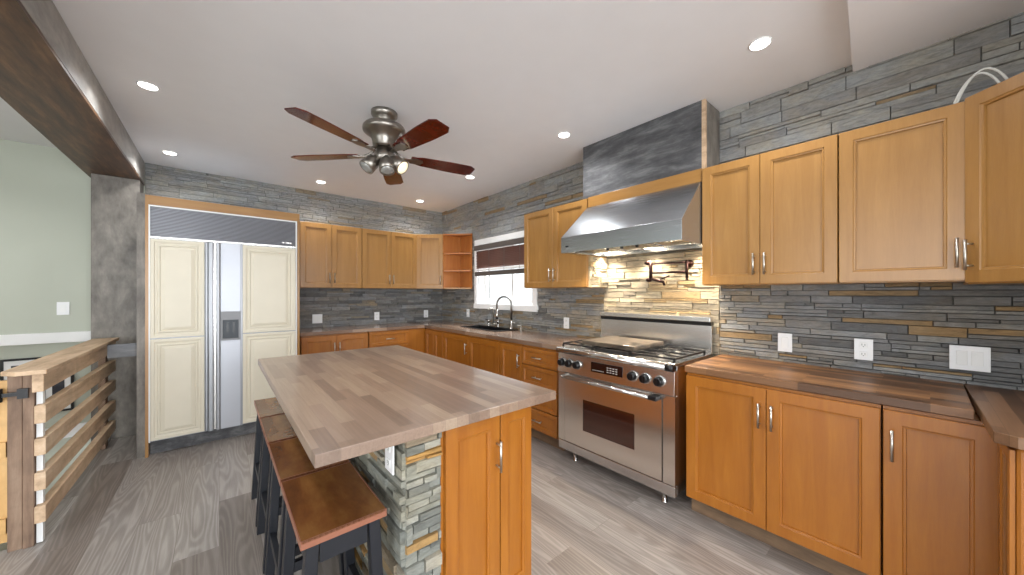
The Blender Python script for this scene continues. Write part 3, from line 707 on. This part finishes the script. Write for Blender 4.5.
m = MB(); m.box(2.2, 2.66, 1.345, 1.375, .923, .94).box(2.2, 2.66, 1.575, 1.595, .923, .94).box(2.19, 2.2, 1.33, 1.61, .923, .945); m.build('griddle_support', 'iron', t)
tag(MB().box(2.23, 2.66, 1.31, 1.77, .9505, .984).build('griddle', rustic('griddle_steel', [(.3, srgb(50, 44, 38)), (.55, srgb(92, 82, 70)), (.8, srgb(140, 128, 110))], (2, 2, 2), .35, 4, .1), bevel=.006, loc=(2.42, 1.53, .95)), 'flat metal griddle plate lying on the middle of the range', 'griddle')
m = MB(); m.box(2.735, 2.775, ry0+.005, ry1, .923, 1.122); bg = m.build('backguard', 'steel_y', t, bevel=.002)
m = MB(); m.box(2.732, 2.775, ry0+.005, ry1, 1.1225, 1.1485); m.build('vent_slot', 'black', bg)
m = MB(); m.box(2.715, 2.775, ry0+.005, ry1, 1.149, 1.186); m.build('top_shelf', 'steel_y', bg, bevel=.004)

# ================================================================= REFRIGERATOR
t = thing('refrigerator_surround', (.08, 4.6, 0), 'maple frame around the built-in refrigerator', 'cabinet')
fy = 4.14
m = MB(); m.box(-.467, -.448, fy, YB-.03, 0, 2.175); m.build('side_panel', 'maple', t)
m = MB(); m.box(.612, .633, fy, YB-.03, 0, 2.175); m.build('side_panel', 'maple', t)
m = MB(); m.box(-.448, .612, fy, fy+.03, 2.098, 2.175); m.build('top_rail', 'maple_x', t)
m = MB(); m.box(-.447, .611, fy+.031, YB-.03, 2.150, 2.170); m.build('top_panel', 'barn_grey', t)
t = thing('refrigerator', (.085, 4.6, 0), 'built-in side-by-side refrigerator with cream raised-panel doors and ice dispenser', 'refrigerator')
m = MB(); m.box(-.446, .610, fy+.03, YB-.05, .12, 2.09); m.build('body', 'steel', t)
m = MB(); m.box(-.446, .610, fy+.07, fy+.09, .0, .119); m.build('toe_kick', 'rustic_dark', t)
m = MB(); m.box(-.446, -.438, fy-.012, fy+.03, .12, 2.094).box(.597, .608, fy-.012, fy+.03, .12, 2.094).box(-.438, .597, fy-.012, fy+.03, 2.082, 2.094); m.build('edge_trim', 'white', t)
m = MB(); m.box(-.437, .596, fy-.01, fy+.03, 1.835, 2.081); gr = m.build('grille', 'grille', t)
m = MB(); m.box(-.437, .596, fy-.014, fy+.03, 1.822, 1.834); m.build('grille_rail', 'chrome', gr)
m = MB(); m.box(.48, .50, fy-.0125, fy-.01, 1.86, 1.872).box(.51, .56, fy-.0125, fy-.01, 1.86, 1.872); m.build('maker_badge', 'chrome', gr)
FF = frame((0, fy-.005, 0), (0, -1, 0))
def raised(parent, a0, a1, b0, b1, t0=.0):
    O, u, v, n = FF; q = lambda a, b, c: O+u*a+v*b+n*c
    m = MB(); vs = []; rings = [(0, 0), (0, .018), (.004, .020), (.022, .020), (.026, .015), (.040, .013), (.046, .019), (.055, .019), (.060, .013), (.085, .020)]
    for (i, c) in rings: vs += [q(a0+i, b0+i, t0+c), q(a1-i, b0+i, t0+c), q(a1-i, b1-i, t0+c), q(a0+i, b1-i, t0+c)]
    fs = [(3, 2, 1, 0)]+[(i*4+k, i*4+(k+1) % 4, (i+1)*4+(k+1) % 4, (i+1)*4+k) for i in range(len(rings)-1) for k in range(4)]
    e = (len(rings)-1)*4; fs.append((e, e+1, e+2, e+3)); m.raw(vs, fs); return m.build('cream_panel', 'cream', parent)
m = MB(); m.obox(FF, -.437, -.037, .125, 1.818, -.03, 0); ld = m.build('freezer_door', 'steel_fridge', t)
raised(ld, -.435, -.100, .985, 1.812); raised(ld, -.435, -.100, .135, .975)
m = MB(); m.obox(FF, -.096, -.075, .125, 1.818, .001, .012).obox(FF, -.073, -.039, .125, 1.818, .001, .03); m.build('door_handle', 'steel_fridge', ld, bevel=.008)
m = MB(); m.obox(FF, -.022, .596, .125, 1.818, -.03, 0); rd = m.build('fridge_door', 'steel_fridge', t)
raised(rd, .170, .594, .985, 1.812); raised(rd, .170, .594, .135, .975)
m = MB(); m.obox(FF, -.021, .008, .125, 1.818, .001, .034); m.build('door_handle', 'steel_fridge', rd, bevel=.008)
m = MB(); m.obox(FF, .011, .152, .125, .925, .001, .014).obox(FF, .011, .152, 1.192, 1.818, .001, .014); m.build('steel_panel', plain('pale_steel', srgb(176, 178, 184), .38, .35, .02), rd)
m = MB(); m.obox(FF, .155, .168, .125, 1.818, .001, .02); m.build('door_edge', 'steel_fridge', rd)
m = MB(); m.obox(FF, .011, .152, 1.115, 1.189, .001, .022).obox(FF, .011, .024, .93, 1.115, .001, .022).obox(FF, .139, .152, .93, 1.115, .001, .022).obox(FF, .024, .139, .93, .945, .001, .03)
ic = m.build('ice_dispenser', plain('grey_plastic', srgb(128, 128, 130), .4), rd)
m = MB(); m.obox(FF, .024, .139, .945, 1.115, .001, .004); m.build('dispenser_recess', 'dark_metal', ic)
m = MB(); m.obox(FF, .05, .068, 1.0, 1.09, .004, .014).obox(FF, .095, .113, 1.0, 1.09, .004, .014); m.build('dispenser_lever', 'black', ic)

# ================================================================= ISLAND
t = thing('kitchen_island', (.75, 1.95, 0), 'maple and ledgestone kitchen island standing in the middle of the floor', 'island')
ix0, ix1, iy0, iy1 = .487, 1.065, 1.14, 2.84
m = MB(); m.box(.62, ix1, iy0, iy1, .09, .876); bd = m.build('body', 'maple_base', t)
m = MB(); m.box(.66, ix1-.05, iy0+.05, iy1-.05, 0, .089); m.build('toe_kick', 'kick', t)
FI = frame((.62, iy0, 0), (0, -1, 0))
d1 = shaker('door', t, FI, .01, .262, .10, .862, 'maple_base', rail=.05); bar_handle(d1, FI, .242, .705, .125)
d2 = shaker('door', t, FI, .264, .44, .10, .862, 'maple_base', rail=.04)
m = MB(); m.box(ix0, .619, iy0, iy1, 0, .876)
FS = frame((0, iy0, 0), (0, -1, 0)); FL = frame((ix0, 0, 0), (-1, 0, 0))
cw = m.build('stone_wall', 'grout', t)
m = MB(); ledgestone(m, FS, ix0-.006, .617, .0, .876, rnd=random.Random(21), hmin=.025, hmax=.06, lmin=.06, lmax=.16)
ledgestone(m, FL, -iy1, -iy0+.008, .0, .876, rnd=random.Random(22), hmin=.025, hmax=.06, lmin=.08, lmax=.26); m.build('stone_cladding', 'stone_isl', cw, tone=True)
m = MB(); m.box(.20, 1.170, 1.075, 2.90, .8775, .916); tag(m.build('island_countertop', 'walnut_isl', bevel=.003, loc=(.7, 2, .878)), 'large grey-brown butcher block top on the island, overhanging the stools', 'countertop')

# ================================================================= STOOLS
def stool():
    t = thing('bar_stool', (.31, 1.365, 0), None, 'stool', 'wooden bar stools along the island')
    x0, x1, y0, y1, zs = .180, .430, 1.162, 1.582, .638
    m = MB(); N = 8; top = []; bot = []
    for i in range(N+1):         # saddle dip across the long side
        y = y0+(y1-y0)*i/N; s = 4*(i/N)*(1-i/N); dz = -.006*s
        top += [(x0+.003, y, zs+dz), (x1-.003, y, zs+dz)]; bot += [(x0+.003, y, zs-.008+dz), (x1-.003, y, zs-.008+dz)]
    k = len(top); fs = [(2*i, 2*i+1, 2*i+3, 2*i+2) for i in range(N)]+[(k+2*i, k+2*i+2, k+2*i+3, k+2*i+1) for i in range(N)]
    fs += [(2*i, 2*i+2, k+2*i+2, k+2*i) for i in range(N)]+[(2*i+1, k+2*i+1, k+2*i+3, 2*i+3) for i in range(N)]+[(0, k, k+1, 1), (2*N, 2*N+1, k+2*N+1, k+2*N)]
    m.raw(top+bot, fs); seat = m.build('seat', 'stool_wood', t)
    m = MB(); m.box(x0, x1, y0, y1, zs-.026, zs-.0145); m.box(x0, x1, y0, y0+.003, zs-.0145, zs).box(x0, x1, y1-.003, y1, zs-.0145, zs)
    m.box(x0, x0+.003, y0+.003, y1-.003, zs-.0145, zs-.003).box(x1-.003, x1, y0+.003, y1-.003, zs-.0145, zs-.003)
    m.build('seat_edge', 'copper', seat)
    zt = zs-.0265; w = .02
    def lx(s, z): return (x0+.035 if s < 0 else x1-.035)-s*0+s*(zt-z)/zt*.035
    def ly(s, z): return (y0+.035 if s < 0 else y1-.035)+s*(zt-z)/zt*.045*-0
    for sx in (-1, 1):
        for sy in (-1, 1):
            m = MB(); a = [(lx(sx, 0)+dx*w*.9, ly(sy, 0)+dy*w, 0) for dx, dy in ((-1, -1), (1, -1), (1, 1), (-1, 1))]
            b = [(lx(sx, zt)+dx*w*.9, ly(sy, zt)+dy*w, zt) for dx, dy in ((-1, -1), (1, -1), (1, 1), (-1, 1))]
            m.hexa(a+b); m.build('leg', 'stool_black', t, bevel=.003)
    m = MB(); m.box(x0+.055, x1-.055, y0+.025, y0+.045, zt-.075, zt-.001).box(x0+.055, x1-.055, y1-.045, y1-.025, zt-.075, zt-.001)
    m.box(x0+.02, x0+.038, y0+.056, y1-.056, zt-.075, zt-.001).box(x1-.038, x1-.02, y0+.056, y1-.056, zt-.075, zt-.001); m.build('apron', 'stool_black', t)
    for sx in (-1, 1):
        z = .22; m = MB(); m.box(lx(sx, z)-.011, lx(sx, z)+.011, y0+.056, y1-.056, z-.018, z+.018); m.build('stretcher', 'stool_black', t)
    for sy in (-1, 1):
        z = .32; m = MB(); m.box(lx(-1, z)+.018, lx(1, z)-.018, ly(sy, z)-.011, ly(sy, z)+.011, z-.018, z+.018); m.build('stretcher', 'stool_black', t)
    return t
s0 = stool()
labs = ['nearest bar stool with brown wooden seat and black legs, closest to the camera',
        'second bar stool counted from the camera, brown seat tucked beside the island',
        'third bar stool counted from the camera, pale seat half under the island top',
        'farthest bar stool, pale seat nearest to the refrigerator']
for k, lb in enumerate(labs):
    s = s0 if k == 0 else copy_tree(s0)
    s.location = (.31, 1.365+.4405*k, 0); s['label'] = lb

# ================================================================= CEILING FAN
fx, fyy = .925, 2.545
t = thing('ceiling_fan', (fx, fyy, H), 'five-blade ceiling fan with pewter motor and three spotlights', 'fan')
m = MB(); m.lathe((fx, fyy, H-.001), (0, 0, -1), [(.092, 0), (.092, .022), (.078, .04), (.066, .048), (.062, .075), (.05, .09)], 32); m.build('canopy', 'pewter', t)
m = MB(); m.lathe((fx, fyy, 2.60), (0, 0, -1), [(.06, 0), (.10, .008), (.138, .022), (.148, .036), (.150, .052), (.146, .066), (.125, .082), (.095, .10), (.085, .13), (.08, .165), (.07, .18)], 36); m.build('motor_housing', 'pewter', t)
m = MB(); m.lathe((fx, fyy, 2.42), (0, 0, -1), [(.055, 0), (.06, .03), (.072, .04), (.072, .085), (.05, .105), (.03, .115)], 28); lk = m.build('light_kit', 'pewter', t)
zb = 2.37
for k in range(5):
    A = R(206+72*k); d = V((math.cos(A), math.sin(A), 0)); tn = V((-math.sin(A), math.cos(A), 0)); p = R(9)
    bt = tn*math.cos(p)-UPZ*math.sin(p); nn = UPZ*math.cos(p)+tn*math.sin(p); O = V((fx, fyy, zb))
    out = []; r0, r1 = .19, .70
    for i in range(13):
        s = i/12; r = r0+(r1-r0)*s; w_ = (.055+.02*min(1, s*1.6)); 
        if s > .8: w_ *= math.sqrt(max(0, 1-((s-.8)/.2)**7*.6))
        if s < .1: w_ *= .82
        out.append((r, w_))
    P = [O+d*r+bt*w_ for r, w_ in out]+[O+d*r-bt*w_ for r, w_ in reversed(out)]
    m = MB(); m.extr(P, nn*.007)
    bl = m.build('blade', 'cherry', t)
    m = MB(); c0 = O+d*.085; P = [O+d*.10+bt*.012, O+d*.18+bt*.018, O+d*.22+bt*.038, O+d*.27+bt*.03, O+d*.285, O+d*.27-bt*.03, O+d*.22-bt*.038, O+d*.18-bt*.018, O+d*.10-bt*.012]
    m.extr([x-nn*.006 for x in P], nn*.0055); m.tube([O+d*.07+UPZ*.045, O+d*.12+UPZ*.01, O+d*.17-nn*.003], .009, 8); m.build('blade_iron', 'pewter', bl)
for az, tilt in ((185, 40), (262, 24), (305, 52)):
    A = R(az); dv = V((math.cos(A)*math.sin(R(tilt)), math.sin(A)*math.sin(R(tilt)), -math.cos(R(tilt)))); O = V((fx, fyy, 2.345))+V((math.cos(A), math.sin(A), 0))*.05
    m = MB(); m.lathe(O, dv, [(.02, 0), (.026, .02), (.044, .04), (.052, .07), (.055, .13)], 22); sh_ = m.build('lamp_shade', 'pewter', lk)
    m = MB(); m.lathe(O, dv, [(.020, .09), (.045, .115), (.046, .132), (.02, .14)], 18); m.build('bulb', 'bulb' if az == 305 else 'bulb_off', sh_)

# ================================================================= DOWNLIGHTS
dl = [(-.346, 3.184, 'recessed ceiling downlight nearest the beam, left of the fan'), (-.354, 4.573, 'recessed ceiling downlight above the refrigerator, by the beam'),
      (.924, 4.609, 'recessed ceiling downlight behind the fan, before the back wall cabinets'), (2.197, 4.644, 'recessed ceiling downlight in the far corner of the room'),
      (2.177, 3.318, 'recessed ceiling downlight before the window, beyond the fan blade tip'), (2.199, 1.931, 'recessed ceiling downlight in front of the dark duct cover'),
      (2.189, .556, 'recessed ceiling downlight nearest the right wall cabinets')]
def downlight(z):
    t = thing('recessed_downlight', (0, 0, z), None, 'light', 'ceiling downlights')
    m = MB(); m.lathe((0, 0, z-.0002), (0, 0, -1), [(.052, 0), (.052, .003), (.046, .005)], 28); m.build('trim_ring', 'white', t)
    m = MB(); m.lathe((0, 0, z-.0055), (0, 0, -1), [(.045, 0), (.043, .002)], 28); m.build('lens', 'lamp', t)
    return t
t0_ = downlight(H)
ld_ = bpy.data.lights.new('downlight_lamp', 'SPOT'); ld_.energy = 26; ld_.color = (.97, .98, 1); ld_.spot_size = R(150); ld_.spot_blend = .8; ld_.shadow_soft_size = .05
for i, (x, y, lb) in enumerate(dl):
    s = t0_ if i == 0 else copy_tree(t0_)
    s.location = (x, y, H); s['label'] = lb
    lo = bpy.data.objects.new('downlight_lamp', ld_); col.objects.link(lo); lo.location = (x, y, H-.03)
for (x, y) in ((-.35, 1.8), (.93, .9), (.93, -.9), (-.35, -.9), (2.1, -2), (-2.2, -1.5), (-1.8, 4.2)):      # lamps of the same kind outside the frame
    lo = bpy.data.objects.new('downlight_lamp', ld_); col.objects.link(lo); lo.location = (x, y, 2.60)

# ================================================================= OUTLETS
def outlet(name, c, n, w, h, kind, label, cat):
    F = frame(c, n); t = thing(name, c, label, cat, 'white wall plates')
    m = MB(); m.obox(F, -w/2, w/2, -h/2, h/2, 0, .006); m.build('plate', 'plate', t, bevel=.0015)
    if kind == 'duplex':
        for s in (-1, 1):
            m = MB(); m.obox(F, -.015, .015, s*.026-.014, s*.026+.014, .0062, .0085); rc = m.build('receptacle', 'white', t, bevel=.001)
            m = MB(); m.obox(F, -.007, -.005, s*.026-.004, s*.026+.007, .0086, .009).obox(F, .005, .007, s*.026-.004, s*.026+.007, .0086, .009).obox(F, -.002, .002, s*.026-.010, s*.026-.006, .0086, .009); m.build('slots', 'slot', rc)
    elif kind == 'decora':
        m = MB(); m.obox(F, -.017, .017, -.034, .034, .0062, .009); m.build('receptacle', 'white', t, bevel=.001)
    else:
        for s in range(kind):
            a = (s-(kind-1)/2)*.046
            m = MB(); m.obox(F, a-.017, a+.017, -.034, .034, .0062, .0095); m.build('rocker', 'white', t, bevel=.001)
    return t
px = XR-.026; py = YB-.026
outlet('light_switch', (.975, py, 1.028), (0, -1, 0), .116, .116, 2, 'wide white double switch plate on the back wall, nearest the refrigerator', 'switch')
outlet('wall_outlet', (1.735, py, 1.030), (0, -1, 0), .072, .116, 'duplex', 'white outlet in the middle of the back wall above the counter', 'outlet')
outlet('wall_outlet', (2.50, py, 1.035), (0, -1, 0), .072, .116, 'duplex', 'white outlet on the back wall near the far corner', 'outlet')
outlet('wall_outlet', (px, 4.29, 1.07), (-1, 0, 0), .072, .116, 'duplex', 'white outlet under the open shelf, left of the window', 'outlet')
outlet('wall_outlet', (px, 2.41, 1.048), (-1, 0, 0), .072, .116, 'duplex', 'white outlet between the window and the range', 'outlet')
outlet('light_switch', (px, .572, 1.043), (-1, 0, 0), .074, .118, 'decora', 'white single wall plate, the first to the right of the range', 'switch')
outlet('wall_outlet', (px, .216, 1.042), (-1, 0, 0), .076, .118, 'duplex', 'white four-hole outlet on the grey stone, left of the double switch', 'outlet')
outlet('light_switch', (px, -.146, 1.044), (-1, 0, 0), .122, .118, 2, 'white double rocker switch on the stone wall at the far right', 'switch')
outlet('light_switch', (-1.095, YB-.001, 1.22), (0, -1, 0), .074, .118, 1, 'white light switch on the pale green stairwell wall', 'switch')
outlet('wall_outlet', (ix0-.024, 1.215, .79), (-1, 0, 0), .074, .118, 'duplex', 'white outlet on the stone side of the island, just under the overhang', 'outlet')

# ================================================================= CABLES
t = thing('cable_loop', (2.55, -.2, 2.2), 'two white cables arching out behind the top of the right wall cabinets', 'cable')
for k, off in enumerate((0, 1)):
    P = []; y0 = -.085-.008*off; y1 = -.235-.022*off
    for i in range(15):
        s = i/14; y = y0+(y1-y0)*s; z = 2.19+(.145+.012*off)*math.sin(math.pi*s)**.75; P.append((2.565+.012*off*s+.01*(1-off), y, z))
    m = MB(); m.tube(P, .0045, 8); m.build('cable', 'cable', t)

# ================================================================= RAILING, GATE, PICTURES
t = thing('stair_railing', (-.75, 3.9, 0), 'rustic reclaimed-board railing along the stair opening at the left', 'railing')
for (x0, x1, y0, y1, mt) in ((-.848, -.80, 3.09, 3.17, 'barn_post'), (-.797, -.76, 3.08, 3.17, 'barn_post'), (-.80, -.757, 4.60, 4.69, 'barn_post')):
    m = MB(); m.box(x0, x1, y0, y1, 0, .93); m.build('post', mt, t, bevel=.003)
for (z0, z1) in ((.66, .757), (.488, .578), (.300, .395), (.125, .215)):
    m = MB(); m.box(-.755, -.716, 3.06, 4.72, z0, z1); m.build('rail_board', 'barn', t, bevel=.003)
m = MB(); m.box(-.755, -.716, 3.03, 4.72, .835, .93); m.build('rail_board', 'barn', t, bevel=.003)
m = MB(); m.prism([(-.86, 3.06), (-.80, 3.0), (-.70, 3.0), (-.70, 4.76), (-.86, 4.76)], .932, .955); m.build('cap_board', 'barn', t, bevel=.003)
m = MB(); m.box(-.757, -.735, 3.10, 3.13, .005, .834); m.build('backing_board', 'white', t)
m = MB(); m.box(-.715, -.52, 4.40, 4.44, .815, .925); m.build('cross_board', 'barn_grey', t)
t = thing('stair_gate', (-1.3, 3.13, 0), 'light pine gate at the left edge, hinged to the railing post', 'gate')
m = MB()
for k in range(5): m.box(-.852-.16*(k+1)+.004, -.852-.16*k, 3.11, 3.135, .05, .90)
m.build('gate_boards', 'pine', t)
m = MB(); m.box(-1.65, -.852, 3.09, 3.109, .50, .58).box(-1.65, -.852, 3.09, 3.109, .10, .18); m.build('gate_rail', 'pine', t)
for z in (.83,):
    m = MB(); m.box(-1.02, -.88, 3.076, 3.0885, z-.012, z+.012).box(-.858, -.80, 3.066, 3.0785, z-.010, z+.010).box(-.81, -.775, 3.062, 3.0785, z-.026, z+.026).box(-.93, -.885, 3.070, 3.076, z-.03, z+.03); m.tube([(-.868, 3.076, z-.035), (-.868, 3.076, z+.035)], .011, 10); m.build('hinge', 'black', t)
for (x0, x1, z0, z1, lb) in ((-1.43, -1.20, .50, .79, 'small framed picture on the stairwell wall, left one seen above the railing'), (-1.21, -1.03, .28, .72, 'black-framed picture with white mat on the stairwell wall, behind the railing')):
    t = thing('framed_picture', ((x0+x1)/2, YB-.002, z0), lb, 'picture', 'stairwell pictures')
    if x0 < -1.4: y = YB-.002
    m = MB(); f_ = .018; y0, y1 = YB-.022, YB-.002
    m.box(x0, x1, y0, y1, z0, z0+f_).box(x0, x1, y0, y1, z1-f_, z1).box(x0, x0+f_, y0, y1, z0+f_, z1-f_).box(x1-f_, x1, y0, y1, z0+f_, z1-f_); m.build('frame', 'black', t)
    m = MB(); m.box(x0+f_, x1-f_, y0+.008, y1, z0+f_, z1-f_); m.build('mat_board', 'white', t)
    m = MB(); m.box(x0+.055, x1-.055, y0+.006, y0+.0075, z0+.06, z1-.06); m.build('print', 'print', t)
